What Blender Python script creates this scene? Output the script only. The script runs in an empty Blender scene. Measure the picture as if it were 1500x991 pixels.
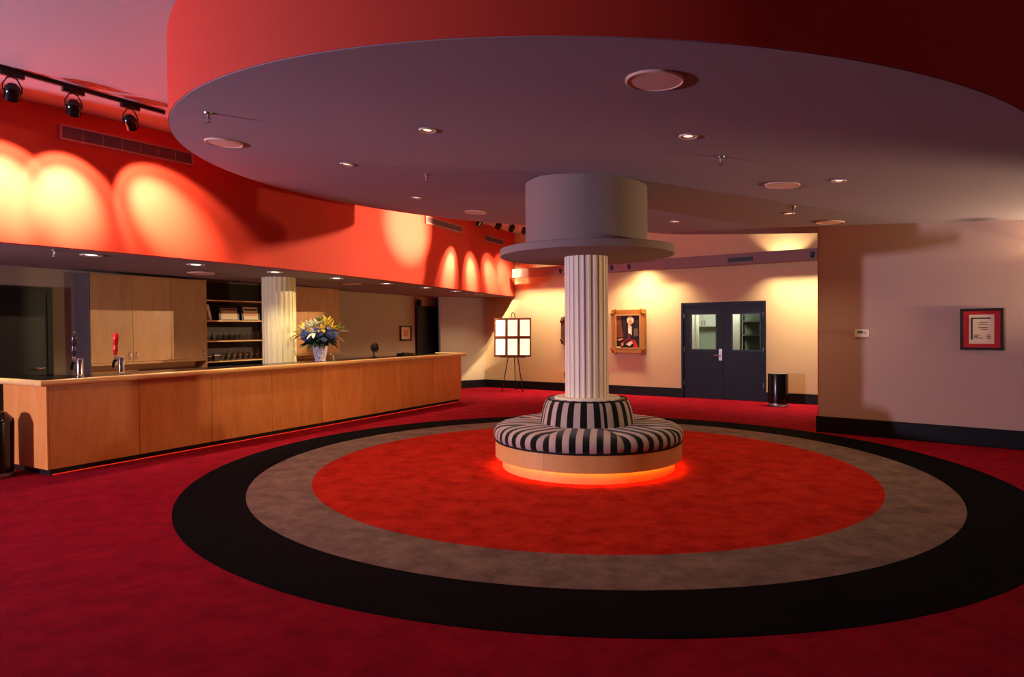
import bpy, bmesh, math, random
import numpy as np
from mathutils import Vector, Matrix
random.seed(7)
scene = bpy.context.scene
C = scene.collection

# ------------------------------------------------------------------ camera
FPX = 957.7
cam_d = bpy.data.cameras.new('camera'); cam = bpy.data.objects.new('camera', cam_d); C.objects.link(cam)
cam_d.sensor_fit = 'HORIZONTAL'; cam_d.sensor_width = 36.0; cam_d.lens = FPX * 36.0 / 1500.0
cam_d.clip_start = 0.05; cam_d.clip_end = 100
cam.location = (0, 0, 1.6)
cam.matrix_world = (Matrix.Translation((0, 0, 1.6)) @ Matrix.Rotation(math.pi/2 - 0.0155, 4, 'X')
                    @ Matrix.Rotation(-0.0083, 4, 'Z'))
scene.camera = cam
scene.view_settings.view_transform = 'Standard'
scene.view_settings.look = 'None'
scene.view_settings.gamma = 1.0
scene.view_settings.exposure = 0.0
scene.view_settings.use_curve_mapping = False

# ------------------------------------------------------------------ world
w = bpy.data.worlds.new('night'); scene.world = w; w.use_nodes = True
w.node_tree.nodes['Background'].inputs[0].default_value = (0.02, 0.02, 0.03, 1)
w.node_tree.nodes['Background'].inputs[1].default_value = 0.3

# ------------------------------------------------------------------ large lights
def aim(o, loc, tgt):
    o.location = loc
    o.rotation_euler = (Vector(tgt) - Vector(loc)).to_track_quat('-Z', 'Y').to_euler()

def lamp(name, kind, loc, tgt, watts, col, parent=None, **kw):
    d = bpy.data.lights.new(name, kind); d.energy = watts; d.color = col
    for k, v in kw.items(): setattr(d, k, v)
    o = bpy.data.objects.new(name, d); C.objects.link(o); aim(o, loc, tgt)
    if parent is not None:
        bpy.context.view_layer.update()
        o.parent = parent; o.matrix_parent_inverse = parent.matrix_world.inverted()
    return o

DAY = (0.80, 0.72, 1.0)
WARM = (1.0, 0.74, 0.44)
WARM2 = (1.0, 0.72, 0.42)
# dusk daylight through the glazed entrance in the left wall, behind and left of the camera
lamp('entrance_daylight', 'AREA', (-9.45, 2.1, 1.80), (0.8, 7.6, 2.1), 330, DAY, shape='RECTANGLE', size=0.22, size_y=0.4, spread=math.radians(125))
# lit foyer lamp beyond the right edge of the picture
lamp('foyer_lamp', 'SPOT', (8.2, 6.5, 1.55), (5.4, 7.7, 2.95), 800, (1.0, 0.72, 0.40), spot_size=math.radians(80), spot_blend=0.5, shadow_soft_size=0.1)

# ------------------------------------------------------------------ helpers
def srgb(r, g, b):
    f = lambda c: (c/255/12.92) if c/255 <= 0.04045 else ((c/255 + 0.055)/1.055)**2.4
    return (f(r), f(g), f(b), 1.0)

def new_mat(name):
    m = bpy.data.materials.new(name); m.use_nodes = True
    return m, m.node_tree.nodes, m.node_tree.links, m.node_tree.nodes['Principled BSDF']

def plain(name, col, rough=0.6, metal=0.0, spec=0.3, var=0.0, scale=3.0, bump=0.0, bscale=60, **kw):
    m, N, L, b = new_mat(name)
    b.inputs['Base Color'].default_value = col; b.inputs['Roughness'].default_value = rough
    b.inputs['Metallic'].default_value = metal; b.inputs['Specular IOR Level'].default_value = spec
    if var > 0 or bump > 0:
        tc = N.new('ShaderNodeTexCoord')
    if var > 0:
        n = N.new('ShaderNodeTexNoise'); n.inputs['Scale'].default_value = scale; n.inputs['Detail'].default_value = 4
        L.new(tc.outputs['Object'], n.inputs['Vector'])
        mx = N.new('ShaderNodeMix'); mx.data_type = 'RGBA'
        mx.inputs[6].default_value = tuple(c*(1-var) for c in col[:3]) + (1,)
        mx.inputs[7].default_value = tuple(min(1, c*(1+var)) for c in col[:3]) + (1,)
        L.new(n.outputs['Fac'], mx.inputs[0]); L.new(mx.outputs[2], b.inputs['Base Color'])
    if bump > 0:
        n2 = N.new('ShaderNodeTexNoise'); n2.inputs['Scale'].default_value = bscale; n2.inputs['Detail'].default_value = 3
        L.new(tc.outputs['Object'], n2.inputs['Vector'])
        bp = N.new('ShaderNodeBump'); bp.inputs['Strength'].default_value = bump; bp.inputs['Distance'].default_value = 0.01
        L.new(n2.outputs['Fac'], bp.inputs['Height']); L.new(bp.outputs['Normal'], b.inputs['Normal'])
    return m

def emis(name, col, strength, base=None):
    m, N, L, b = new_mat(name)
    b.inputs['Base Color'].default_value = base or col
    b.inputs['Emission Color'].default_value = col; b.inputs['Emission Strength'].default_value = strength
    return m

def carpet(name, c1, c2):
    m, N, L, b = new_mat(name)
    tc = N.new('ShaderNodeTexCoord')
    n = N.new('ShaderNodeTexNoise'); n.inputs['Scale'].default_value = 4.2; n.inputs['Detail'].default_value = 9; n.inputs['Roughness'].default_value = 0.72
    n.inputs['Distortion'].default_value = 0.2
    L.new(tc.outputs['Object'], n.inputs['Vector'])
    r = N.new('ShaderNodeValToRGB'); r.color_ramp.elements[0].position = 0.30; r.color_ramp.elements[1].position = 0.70
    r.color_ramp.elements[0].color = c1; r.color_ramp.elements[1].color = c2
    L.new(n.outputs['Fac'], r.inputs['Fac'])
    f = N.new('ShaderNodeTexNoise'); f.inputs['Scale'].default_value = 180; f.inputs['Detail'].default_value = 2
    L.new(tc.outputs['Object'], f.inputs['Vector'])
    mx = N.new('ShaderNodeMix'); mx.data_type = 'RGBA'; mx.blend_type = 'MULTIPLY'; mx.inputs[0].default_value = 0.35
    L.new(r.outputs['Color'], mx.inputs[6]); L.new(f.outputs['Fac'], mx.inputs[7])
    L.new(mx.outputs[2], b.inputs['Base Color'])
    bp = N.new('ShaderNodeBump'); bp.inputs['Strength'].default_value = 0.5; bp.inputs['Distance'].default_value = 0.01
    L.new(f.outputs['Fac'], bp.inputs['Height']); L.new(bp.outputs['Normal'], b.inputs['Normal'])
    b.inputs['Roughness'].default_value = 1.0; b.inputs['Specular IOR Level'].default_value = 0.05
    return m

def wood(name, c1, c2, rough=0.38, axis='Z', scale=2.2):
    m, N, L, b = new_mat(name)
    tc = N.new('ShaderNodeTexCoord'); mp = N.new('ShaderNodeMapping'); oi = N.new('ShaderNodeObjectInfo')
    s = {'Z': (4.5, 4.5, 0.9), 'X': (0.9, 4.5, 4.5), 'Y': (4.5, 0.9, 4.5)}[axis]
    mp.inputs['Scale'].default_value = s
    cv = N.new('ShaderNodeCombineXYZ'); mul = N.new('ShaderNodeMath'); mul.operation = 'MULTIPLY'; mul.inputs[1].default_value = 37
    L.new(oi.outputs['Random'], mul.inputs[0]); L.new(mul.outputs[0], cv.inputs[0]); L.new(mul.outputs[0], cv.inputs[2])
    L.new(cv.outputs[0], mp.inputs['Location'])
    L.new(tc.outputs['Object'], mp.inputs['Vector'])
    n = N.new('ShaderNodeTexNoise'); n.inputs['Scale'].default_value = scale; n.inputs['Detail'].default_value = 8; n.inputs['Roughness'].default_value = 0.6
    n.inputs['Distortion'].default_value = 0.8
    L.new(mp.outputs[0], n.inputs['Vector'])
    r = N.new('ShaderNodeValToRGB'); r.color_ramp.elements[0].position = 0.3; r.color_ramp.elements[1].position = 0.72
    r.color_ramp.elements[0].color = c1; r.color_ramp.elements[1].color = c2
    L.new(n.outputs['Fac'], r.inputs['Fac'])
    hs = N.new('ShaderNodeHueSaturation')
    mr = N.new('ShaderNodeMapRange'); mr.inputs[3].default_value = 0.88; mr.inputs[4].default_value = 1.1
    L.new(oi.outputs['Random'], mr.inputs[0]); L.new(mr.outputs[0], hs.inputs['Value'])
    L.new(r.outputs['Color'], hs.inputs['Color']); L.new(hs.outputs[0], b.inputs['Base Color'])
    b.inputs['Roughness'].default_value = rough; b.inputs['Specular IOR Level'].default_value = 0.4
    return m

def stripes(name, period, c1, c2):
    m, N, L, b = new_mat(name)
    uv = N.new('ShaderNodeUVMap'); uv.uv_map = 'UVMap'
    sx = N.new('ShaderNodeSeparateXYZ'); L.new(uv.outputs[0], sx.inputs[0])
    a = N.new('ShaderNodeMath'); a.operation = 'DIVIDE'; a.inputs[1].default_value = period; L.new(sx.outputs[0], a.inputs[0])
    fr = N.new('ShaderNodeMath'); fr.operation = 'FRACT'; L.new(a.outputs[0], fr.inputs[0])
    g = N.new('ShaderNodeMath'); g.operation = 'GREATER_THAN'; g.inputs[1].default_value = 0.5; L.new(fr.outputs[0], g.inputs[0])
    mx = N.new('ShaderNodeMix'); mx.data_type = 'RGBA'; mx.inputs[6].default_value = c1; mx.inputs[7].default_value = c2
    L.new(g.outputs[0], mx.inputs[0]); L.new(mx.outputs[2], b.inputs['Base Color'])
    b.inputs['Roughness'].default_value = 0.85; b.inputs['Sheen Weight'].default_value = 0.15; b.inputs['Specular IOR Level'].default_value = 0.15
    return m

def porcelain(name):
    m, N, L, b = new_mat(name)
    tc = N.new('ShaderNodeTexCoord')
    v = N.new('ShaderNodeTexNoise'); v.inputs['Scale'].default_value = 26; v.inputs['Detail'].default_value = 3; v.inputs['Distortion'].default_value = 2.2
    L.new(tc.outputs['Object'], v.inputs['Vector'])
    r = N.new('ShaderNodeValToRGB'); r.color_ramp.interpolation = 'CONSTANT'
    e = r.color_ramp.elements; e[0].color = srgb(70, 70, 130); e[1].position = 0.44; e[1].color = srgb(215, 205, 215)
    x = e.new(0.56); x.color = srgb(160, 110, 125); x = e.new(0.60); x.color = srgb(220, 212, 220)
    L.new(v.outputs['Fac'], r.inputs['Fac']); L.new(r.outputs['Color'], b.inputs['Base Color'])
    b.inputs['Roughness'].default_value = 0.25
    return m

def glass(name, col=(1, 1, 1, 1), rough=0.02, ior=1.45):
    m, N, L, b = new_mat(name)
    b.inputs['Base Color'].default_value = col; b.inputs['Roughness'].default_value = rough
    b.inputs['Transmission Weight'].default_value = 1.0; b.inputs['IOR'].default_value = ior
    return m

M = {
 'carpet_red': carpet('carpet_crimson', srgb(128, 10, 28), srgb(172, 20, 42)),
 'carpet_centre': carpet('carpet_scarlet', srgb(150, 16, 10), srgb(218, 50, 30)),
 'carpet_taupe': carpet('carpet_taupe', srgb(100, 80, 73), srgb(152, 124, 108)),
 'carpet_black': carpet('carpet_black', srgb(6, 7, 9), srgb(15, 15, 16)),
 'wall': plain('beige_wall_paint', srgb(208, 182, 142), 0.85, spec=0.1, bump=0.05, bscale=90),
 'wall_light_tint': plain('beige_wall_paint_dim_light', srgb(188, 158, 144), 0.85, spec=0.1, bump=0.05, bscale=90),  # wall beige shifted pinker and darker to carry the dim purplish light
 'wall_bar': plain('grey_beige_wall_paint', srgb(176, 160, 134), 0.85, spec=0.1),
 'ceil': plain('pale_ceiling_paint', srgb(196, 176, 180), 0.9, spec=0.1),
 'disc': plain('lavender_grey_ceiling_paint', srgb(152, 138, 150), 0.9, spec=0.1, bump=0.03, bscale=40),
 'bar_ceil': plain('bar_ceiling_paint', srgb(150, 138, 136), 0.9, spec=0.1),
 'red': plain('red_wall_paint', srgb(202, 62, 46), 0.7, spec=0.2),
 'drum': plain('drum_paint', srgb(142, 122, 118), 0.85, spec=0.1),
 'column': plain('cream_column_paint', srgb(236, 220, 200), 0.6, spec=0.25),
 'column_bar': plain('column_paint_yellow_light', srgb(226, 210, 164), 0.6, spec=0.25),  # cream paint yellowed to include the warm light of the bar downlights
 'side_shaded': plain('shaded_grey_side', srgb(84, 68, 66), 0.6),  # greyish cabinet side, with the shade it stands in darkened into the colour
 'base': plain('black_skirting', srgb(13, 12, 17), 0.5, spec=0.2),
 'maple': wood('maple_veneer', srgb(214, 126, 60), srgb(232, 150, 80)),
 'maple_dark': wood('maple_cabinet_veneer', srgb(180, 124, 74), srgb(198, 144, 90)),
 'maple_h': wood('maple_edge', srgb(232, 172, 106), srgb(246, 196, 132), 0.25, axis='X'),
 'maple_curve': wood('maple_band', srgb(230, 166, 98), srgb(238, 178, 112), axis='Z'),
 'black_top': plain('black_granite', srgb(9, 8, 9), 0.22, spec=0.3),
 'black': plain('black_paint', srgb(14, 13, 15), 0.45, spec=0.4),
 'black_gloss': plain('black_gloss', srgb(10, 10, 12), 0.2, spec=0.5),
 'door': plain('dark_navy_door_paint', srgb(15, 16, 28), 0.45, spec=0.2, var=0.12, scale=2),
 'dark_door': plain('dark_brown_door', srgb(13, 9, 7), 0.4, spec=0.3),
 'chrome': plain('chrome', (0.82, 0.82, 0.82, 1), 0.12, metal=1.0),
 'steel': plain('brushed_steel', (0.34, 0.31, 0.29, 1), 0.42, metal=1.0),
 'gold': plain('gilt_frame', srgb(172, 112, 44), 0.38, metal=0.55, spec=0.5, var=0.35, scale=30, bump=0.4, bscale=45),
 'gold_light': plain('bright_gilt', srgb(214, 168, 96), 0.35, metal=0.4),
 'gold_dark': plain('dark_gilt', srgb(92, 58, 30), 0.5, metal=0.3, var=0.4, scale=30),
 'white': plain('white_plastic', srgb(226, 214, 200), 0.5),
 'cabinet_white': plain('white_cabinet', srgb(230, 230, 222), 0.5),
 'paper': plain('cream_paper', srgb(232, 205, 170), 0.8),
 'ink': plain('dark_ink', srgb(60, 40, 36), 0.8),
 'mat_red': plain('red_mat_board', srgb(196, 36, 40), 0.7),
 'frame_brown': plain('reddish_brown_frame', srgb(136, 72, 42), 0.5),
 'frame_dark': plain('dark_frame', srgb(34, 16, 18), 0.4),
 'stripe': stripes('striped_fabric', 0.1385, srgb(10, 9, 10), srgb(186, 162, 152)),
 'piping': plain('black_piping', srgb(9, 8, 9), 0.7),
 'vase': porcelain('blue_white_porcelain'),
 'glassware': glass('clear_glass'),
 'pane': glass('door_glass', (0.9, 0.97, 0.93, 1), 0.0, 1.02),
 'hydrangea': plain('blue_hydrangea', srgb(76, 88, 128), 0.85, var=0.95, scale=34, bump=1.0, bscale=50),
 'leaf': plain('dark_green_leaf', srgb(26, 46, 26), 0.5, var=0.3, scale=20),
 'leaf2': plain('light_green_leaf', srgb(120, 134, 60), 0.5),
 'lily': plain('cream_lily', srgb(240, 238, 196), 0.6),
 'yellow': plain('yellow_petal', srgb(226, 196, 74), 0.6),
 'bud': plain('pink_bud', srgb(210, 150, 110), 0.6),
 'led_orange': emis('orange_led', (1.0, 0.33, 0.05, 1), 24.0),
 'led_red': emis('red_led', (1.0, 0.03, 0.012, 1), 0.7),
 'lens': emis('downlight_lens', (1.0, 0.9, 0.78, 1), 9.0),
 'lens_dim': emis('downlight_lens_dim', (1.0, 0.62, 0.45, 1), 1.6),
 'can_in': plain('downlight_reflector', srgb(215, 180, 160), 0.25, metal=0.6),
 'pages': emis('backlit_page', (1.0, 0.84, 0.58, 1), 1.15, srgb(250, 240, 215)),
 'speaker': plain('speaker_grille', srgb(224, 182, 168), 0.7),
 'vent': plain('vent_paint', srgb(180, 126, 120), 0.6),
 'vent_in': plain('vent_inside', srgb(104, 80, 90), 0.8),
 'tap_red': plain('red_tap_handle', srgb(190, 24, 18), 0.25, spec=0.5),
 'tap_black': plain('dark_tap_handle', srgb(34, 26, 36), 0.2, spec=0.6),
 'shelf_back': plain('dark_shelf_back', srgb(52, 36, 30), 0.6),
 'rack_green': plain('grey_green_sheet', srgb(88, 98, 84), 0.6),
 'splash': plain('pale_grey_green_panel', srgb(176, 182, 164), 0.6),
 'canvas': plain('dark_canvas', srgb(34, 24, 18), 0.5, var=0.6, scale=9),
 'p_drape': plain('painted_drape', srgb(120, 58, 24), 0.5, var=0.5, scale=14),
 'p_black': plain('painted_gown', srgb(14, 12, 14), 0.5),
 'p_wig': plain('painted_wig', srgb(226, 200, 160), 0.5),
 'p_skin': plain('painted_skin', srgb(214, 132, 84), 0.5),
 'p_white': plain('painted_shirt', srgb(244, 230, 204), 0.5),
 'p_red': plain('painted_robe', srgb(176, 24, 24), 0.5),
 'p_maroon': plain('painted_sleeve', srgb(96, 26, 26), 0.5),
 'p_grey': plain('painted_shadow', srgb(96, 78, 60), 0.5),
}

class MB:
    def __init__(s): s.v, s.f, s.uv, s.mi = [], [], None, []
    def add(s, vs, fs, mi=0):
        b = len(s.v); s.v += [tuple(p) for p in vs]; s.f += [tuple(b+i for i in f) for f in fs]; s.mi += [mi]*len(fs)
        return s
    def box(s, x0, x1, y0, y1, z0, z1, mi=0):
        return s.add([(x, y, z) for z in (z0, z1) for y in (y0, y1) for x in (x0, x1)],
                     [(0, 2, 3, 1), (4, 5, 7, 6), (0, 1, 5, 4), (2, 6, 7, 3), (0, 4, 6, 2), (1, 3, 7, 5)], mi)
    def lathe(s, prof, n=32, cx=0, cy=0, a0=0.0, a1=2*math.pi, mi=0, cap=False):
        full = abs(a1-a0-2*math.pi) < 1e-6; m = n if full else n+1
        vs = []
        for i in range(m):
            a = a0 + (a1-a0)*i/n
            for r, z in prof: vs.append((cx+r*math.cos(a), cy+r*math.sin(a), z))
        k = len(prof); fs = []
        for i in range(n):
            j = (i+1) % m if full else i+1
            for q in range(k-1): fs.append((i*k+q, j*k+q, j*k+q+1, i*k+q+1))
        s.add(vs, fs, mi)
        return s
    def prism(s, poly, z0, z1, mi=0):
        n = len(poly)
        zz0 = z0 if callable(z0) else (lambda x, y: z0); zz1 = z1 if callable(z1) else (lambda x, y: z1)
        vs = [(x, y, zz0(x, y)) for x, y in poly] + [(x, y, zz1(x, y)) for x, y in poly]
        fs = [tuple(range(n))[::-1], tuple(range(n, 2*n))] + [(i, (i+1) % n, n+(i+1) % n, n+i) for i in range(n)]
        return s.add(vs, fs, mi)
    def xprism(s, poly, y0, y1, mi=0):          # polygon in x,z extruded along y
        n = len(poly)
        vs = [(x, y0, z) for x, z in poly] + [(x, y1, z) for x, z in poly]
        fs = [tuple(range(n)), tuple(range(n, 2*n))[::-1]] + [(i, n+i, n+(i+1) % n, (i+1) % n) for i in range(n)]
        return s.add(vs, fs, mi)
    def tube(s, pts, r, n=8, mi=0):
        pts = [Vector(p) for p in pts]; rs = r if isinstance(r, (list, tuple)) else [r]*len(pts)
        vs, fs = [], []
        up = Vector((0.31, 0.17, 0.93))
        for i, p in enumerate(pts):
            t = (pts[min(i+1, len(pts)-1)] - pts[max(i-1, 0)]).normalized()
            a = t.cross(up)
            if a.length < 1e-3: a = t.cross(Vector((1, 0, 0)))
            a.normalize(); b = t.cross(a)
            for q in range(n):
                an = 2*math.pi*q/n; vs.append(p + (a*math.cos(an) + b*math.sin(an))*rs[i])
        for i in range(len(pts)-1):
            for q in range(n): fs.append((i*n+q, i*n+(q+1) % n, (i+1)*n+(q+1) % n, (i+1)*n+q))
        fs.append(tuple(range(n))[::-1]); fs.append(tuple((len(pts)-1)*n+q for q in range(n)))
        return s.add(vs, fs, mi)
    def build(s, name, mat, parent=None, smooth=False, bevel=0.0, angle=40):
        me = bpy.data.meshes.new(name); me.from_pydata(s.v, [], s.f)
        mats = mat if isinstance(mat, (list, tuple)) else [mat]
        for m in mats: me.materials.append(M[m])
        if len(mats) > 1:
            for p, i in zip(me.polygons, s.mi): p.material_index = i
        bm = bmesh.new(); bm.from_mesh(me); bmesh.ops.recalc_face_normals(bm, faces=bm.faces); bm.to_mesh(me); bm.free()
        if smooth:
            for p in me.polygons: p.use_smooth = True
            try: me.set_sharp_from_angle(angle=math.radians(angle))
            except Exception: pass
        o = bpy.data.objects.new(name, me); C.objects.link(o)
        if parent is not None: o.parent = parent
        if bevel > 0:
            bv = o.modifiers.new('bevel', 'BEVEL'); bv.width = bevel; bv.segments = 2; bv.limit_method = 'ANGLE'
        return o

def thing(name, label, cat, loc=(0, 0, 0), rz=0.0, group=None, rot=None):
    o = bpy.data.objects.new(name, None); C.objects.link(o); o.empty_display_size = 0.1
    o.location = loc; o.rotation_euler = rot or (0, 0, rz)
    o['label'] = label; o['category'] = cat
    if group: o['group'] = group
    return o
def tag(o, label, cat, group=None):
    o['label'] = label; o['category'] = cat
    if group: o['group'] = group
    return o
def struct(o, label, cat='structure'):
    o['kind'] = 'structure'; o['label'] = label; o['category'] = cat
    return o
def copy_tree(o, parent=None):
    c = o.copy(); C.objects.link(c)
    if parent is not None: c.parent = parent
    for ch in list(o.children): copy_tree(ch, c)
    return c

# frames: local x along the wall to the right, local y away from the room, z up
class Frame:
    def __init__(s, p, u):
        l = math.hypot(*u); s.p = p; s.u = (u[0]/l, u[1]/l); s.n = (-s.u[1], s.u[0]); s.rz = math.atan2(s.u[1], s.u[0])
    def at(s, x, y=0, z=0):
        return (s.p[0]+s.u[0]*x+s.n[0]*y, s.p[1]+s.u[1]*x+s.n[1]*y, z)
    def root(s, name, label=None, cat=None, x=0, y=0, z=0, group=None):
        o = bpy.data.objects.new(name, None); C.objects.link(o); o.location = s.at(x, y, z); o.rotation_euler = (0, 0, s.rz)
        o.empty_display_size = 0.1
        if label: tag(o, label, cat, group)
        return o
FAR = Frame((0.525, 17.083), (0.8257, -0.5641))
RW = Frame((4.622, 9.859), (0.764, -0.645))
BW = Frame((-6.24, 9.683), (0.505, 0.863))
BAR = Frame((-5.18, 7.25), (0.495, 0.869))
HI = 4.12
def put(o, fr, x=0, y=0, z=0):
    o.location = fr.at(x, y, z); o.rotation_euler = (0, 0, fr.rz); return o

# ------------------------------------------------------------------ floor
RCX, RCY = 0.836, 7.611
fl_ = MB().prism([(-12, -5), (11, -5), (11, 21), (-12, 21)], -0.2, 0).build('floor', 'carpet_red')
struct(fl_, 'crimson carpet floor', 'floor')
def ring(name, r0, r1, h, mat, label):
    prof = [(r0, -0.01), (r0, h), (r1, h), (r1, -0.01)] if r0 > 0 else [(0.001, h), (r1, h), (r1, -0.01)]
    o = MB().lathe(prof, 160, RCX, RCY).build(name, mat, fl_); o['label'] = label
ring('carpet_ring', 3.6655, 4.2784, 0.004, 'carpet_black', 'black outer ring of the round carpet inlay')
ring('carpet_ring', 3.0489, 3.6655, 0.004, 'carpet_taupe', 'taupe middle ring of the round carpet inlay')
ring('carpet_disc', 0, 3.0489, 0.004, 'carpet_centre', 'bright red round centre of the carpet inlay')

# ------------------------------------------------------------------ walls and ceilings
struct(MB().prism([(-12, -5), (11, -5), (11, 21), (-12, 21)], HI, HI+0.2).build('ceiling', 'ceil'), 'high pale ceiling', 'ceiling')
# far wall with the double-door opening
D0, D1, DH = 4.016, 5.851, 2.14
o = MB().box(-1.5, D0, 0, 0.15, 0, HI).box(D1, 9.0, 0, 0.15, 0, HI).box(D0, D1, 0, 0.15, DH, HI).build('wall_far', 'wall')
struct(put(o, FAR), 'beige far wall with double doors', 'wall')
o = MB().box(-1.5, D0-0.0, -0.02, 0, 0, 0.21).box(D1, 9.0, -0.02, 0, 0, 0.21).build('baseboard_far', 'base', bevel=0.005)
struct(put(o, FAR), 'black baseboard along the far wall', 'baseboard')
# right wall (its end face is painted red)
wr = struct(put(MB().box(0, 5.2, 0, 0.15, 0, HI).build('wall_right', 'wall_light_tint'), RW), 'beige right wall', 'wall')
MB().box(-0.012, 0, 0.0, 0.15, 0, HI).build('end_face', 'red', wr)
o = MB().box(-0.035, 5.2, -0.025, 0, 0, 0.243).box(-0.035, -0.012, 0, 0.17, 0, 0.243).build('baseboard_right', 'base', bevel=0.012)
struct(put(o, RW), 'black baseboard along the right wall', 'baseboard')
# corner wall left of the easel
CORN = Frame((-1.80, 17.30), (1.086, 0.63))
struct(put(MB().box(-0.1, 1.26, 0, 0.12, 0, 2.9).build('wall_corner', 'wall_bar'), CORN), 'short beige wall at the end of the bar', 'wall')
struct(put(MB().box(-0.1, 1.24, -0.02, 0, 0, 0.21).build('baseboard_corner', 'base'), CORN), 'black baseboard of the short corner wall', 'baseboard')
# wall behind the bar
WB = 0.42
o = MB().box(-7.0, 9.2, WB, WB+0.12, 0, 3.0).build('wall_bar', 'wall_bar')
struct(put(o, BW), 'dim grey beige wall behind the bar', 'wall')
# enclosing walls out of view
struct(MB().box(-12, 11, -5.2, -5, 0, HI).build('wall_back', 'wall'), 'wall behind the viewer', 'wall')
struct(MB().box(-9.8, -9.65, -5, 1.3, 0, HI).box(-9.8, -9.65, 2.9, 6.0, 0, HI).box(-9.8, -9.65, 1.3, 2.9, 2.6, HI).build('wall_left', 'wall'), 'left wall with entrance', 'wall')
wd = struct(MB().box(-9.78, -9.68, 1.3, 1.36, 0, 2.6).box(-9.78, -9.68, 2.84, 2.9, 0, 2.6).box(-9.78, -9.68, 1.36, 2.84, 2.54, 2.6)
            .box(-9.78, -9.68, 1.36, 2.84, 0, 0.1).build('window_1', 'black'), 'black framed glazed entrance', 'window')
struct(MB().box(8.9, 9.1, -5, 6.6, 0, HI).build('wall_side', 'wall'), 'wall on the right beyond the frame', 'wall')

# curved red soffit above the bar
SP = np.array([(-5.409, 6.934), (-4.763, 7.762), (-3.995, 8.933), (-3.525, 9.686), (-2.985, 10.635), (-2.433, 11.709), (-1.804, 13.2), (-.937, 15.12), (.119, 17.45)])
pc = np.polyfit(SP[:, 1], SP[:, 0], 3); dpc = np.polyder(pc)
def sof(y):
    if y < 6.9: return float(np.polyval(pc, 6.9) + np.polyval(dpc, 6.9)*0.80*(y-6.9))
    return float(np.polyval(pc, y))
def sofa(y):
    d = float(np.polyval(dpc, max(y, 6.9))); return math.atan2(1, d)
zb = lambda x, y: 2.636 - 0.011*y
edge = [(sof(y), y) for y in np.linspace(5.0, 17.42, 50)]
def off(pts, d):
    out = []
    for i, (x, y) in enumerate(pts):
        a = pts[max(i-1, 0)]; b = pts[min(i+1, len(pts)-1)]
        t = Vector((b[0]-a[0], b[1]-a[1])).normalized(); out.append((x - t.y*d, y + t.x*d))
    return out
inner = off(edge, 0.1)
m = MB(); n = len(edge)
vs = []
for (x, y), (xi, yi) in zip(edge, inner): vs += [(x, y, zb(x, y)), (x, y, HI), (xi, yi, HI), (xi, yi, zb(x, y))]
fs = []
for i in range(n-1):
    a, b = 4*i, 4*i+4
    fs += [(a, b, b+1, a+1), (a+2, b+2, b+3, a+3), (a+3, b+3, b, a), (a+1, b+1, b+2, a+2)]
fs += [(0, 1, 2, 3), (4*n-4, 4*n-1, 4*n-2, 4*n-3)]
ws = struct(m.add(vs, fs).build('wall_soffit', 'red', smooth=True), 'curved red wall above the bar', 'wall')
# underside of the soffit, running back to the wall behind the bar
bk0 = BW.at(-7.0, WB+0.1); bk1 = BW.at(9.3, WB+0.1)
poly = inner + [CORN.at(1.25, 0.1)[:2], bk1[:2], bk0[:2]]
o = MB().prism(poly, zb, lambda x, y: zb(x, y)+0.08).build('ceiling_bar', 'bar_ceil')
struct(o, 'low grey ceiling over the bar', 'ceiling')
# return wall closing the soffit end out of frame
e0 = edge[0]
o = MB().prism([e0, (e0[0]-4, e0[1]+1.2), (e0[0]-4, e0[1]+1.3), (e0[0], e0[1]+0.1)], lambda x, y: 2.57, HI).build('wall_return', 'red')
struct(o, 'red return wall of the soffit', 'wall')

# tilted round ceiling disc
DX, DY, DZ, DR = 0.80, 7.615, 3.249, 4.219
zd = lambda x, y: DZ - 0.063*(x-DX) + 0.040*(y-DY)
arc = [(DX+DR*math.cos(a), DY+DR*math.sin(a)) for a in np.radians(np.linspace(78, 330, 120))]
far_edge = [RW.at(5.15, 0.08)[:2], RW.at(0.02, 0.08)[:2], (5.03, 10.62), (3.94, 11.40), (3.0, 11.93)]
poly = arc + far_edge
cd = struct(MB().prism(poly, zd, lambda x, y: zd(x, y)+0.06).build('ceiling_disc', 'disc'), 'round lowered lavender grey ceiling disc', 'ceiling')
band = far_edge[2:] + arc + [far_edge[0]]
vs, fs = [], []
for i, (x, y) in enumerate(band):
    vx, vy = x-DX, y-DY; l = math.hypot(vx, vy); k = (l+0.008)/l; k2 = (l-0.1)/l
    vs += [(DX+vx*k, DY+vy*k, zd(x, y)+0.004), (DX+vx*k, DY+vy*k, HI), (DX+vx*k2, DY+vy*k2, HI), (DX+vx*k2, DY+vy*k2, zd(x, y)+0.03)]
for i in range(len(band)-1):
    a, b = 4*i, 4*i+4
    fs += [(a, b, b+1, a+1), (a+2, b+2, b+3, a+3), (a+3, b+3, b, a), (a+1, b+1, b+2, a+2)]
o = MB().add(vs, fs).build('fascia', 'red', cd, smooth=True); o['label'] = 'red curved fascia of the ceiling disc'
DT = (0.040, 0.063, 0)                       # tilt of things mounted on the disc

# valance hung in front of the far wall
va = put(MB().box(-0.25, 8.6, -0.53, -0.47, 2.885, 3.115).build('trim_1', 'drum', bevel=0.004), FAR)
struct(va, 'lavender grey lighting valance along the far wall', 'trim')

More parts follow.
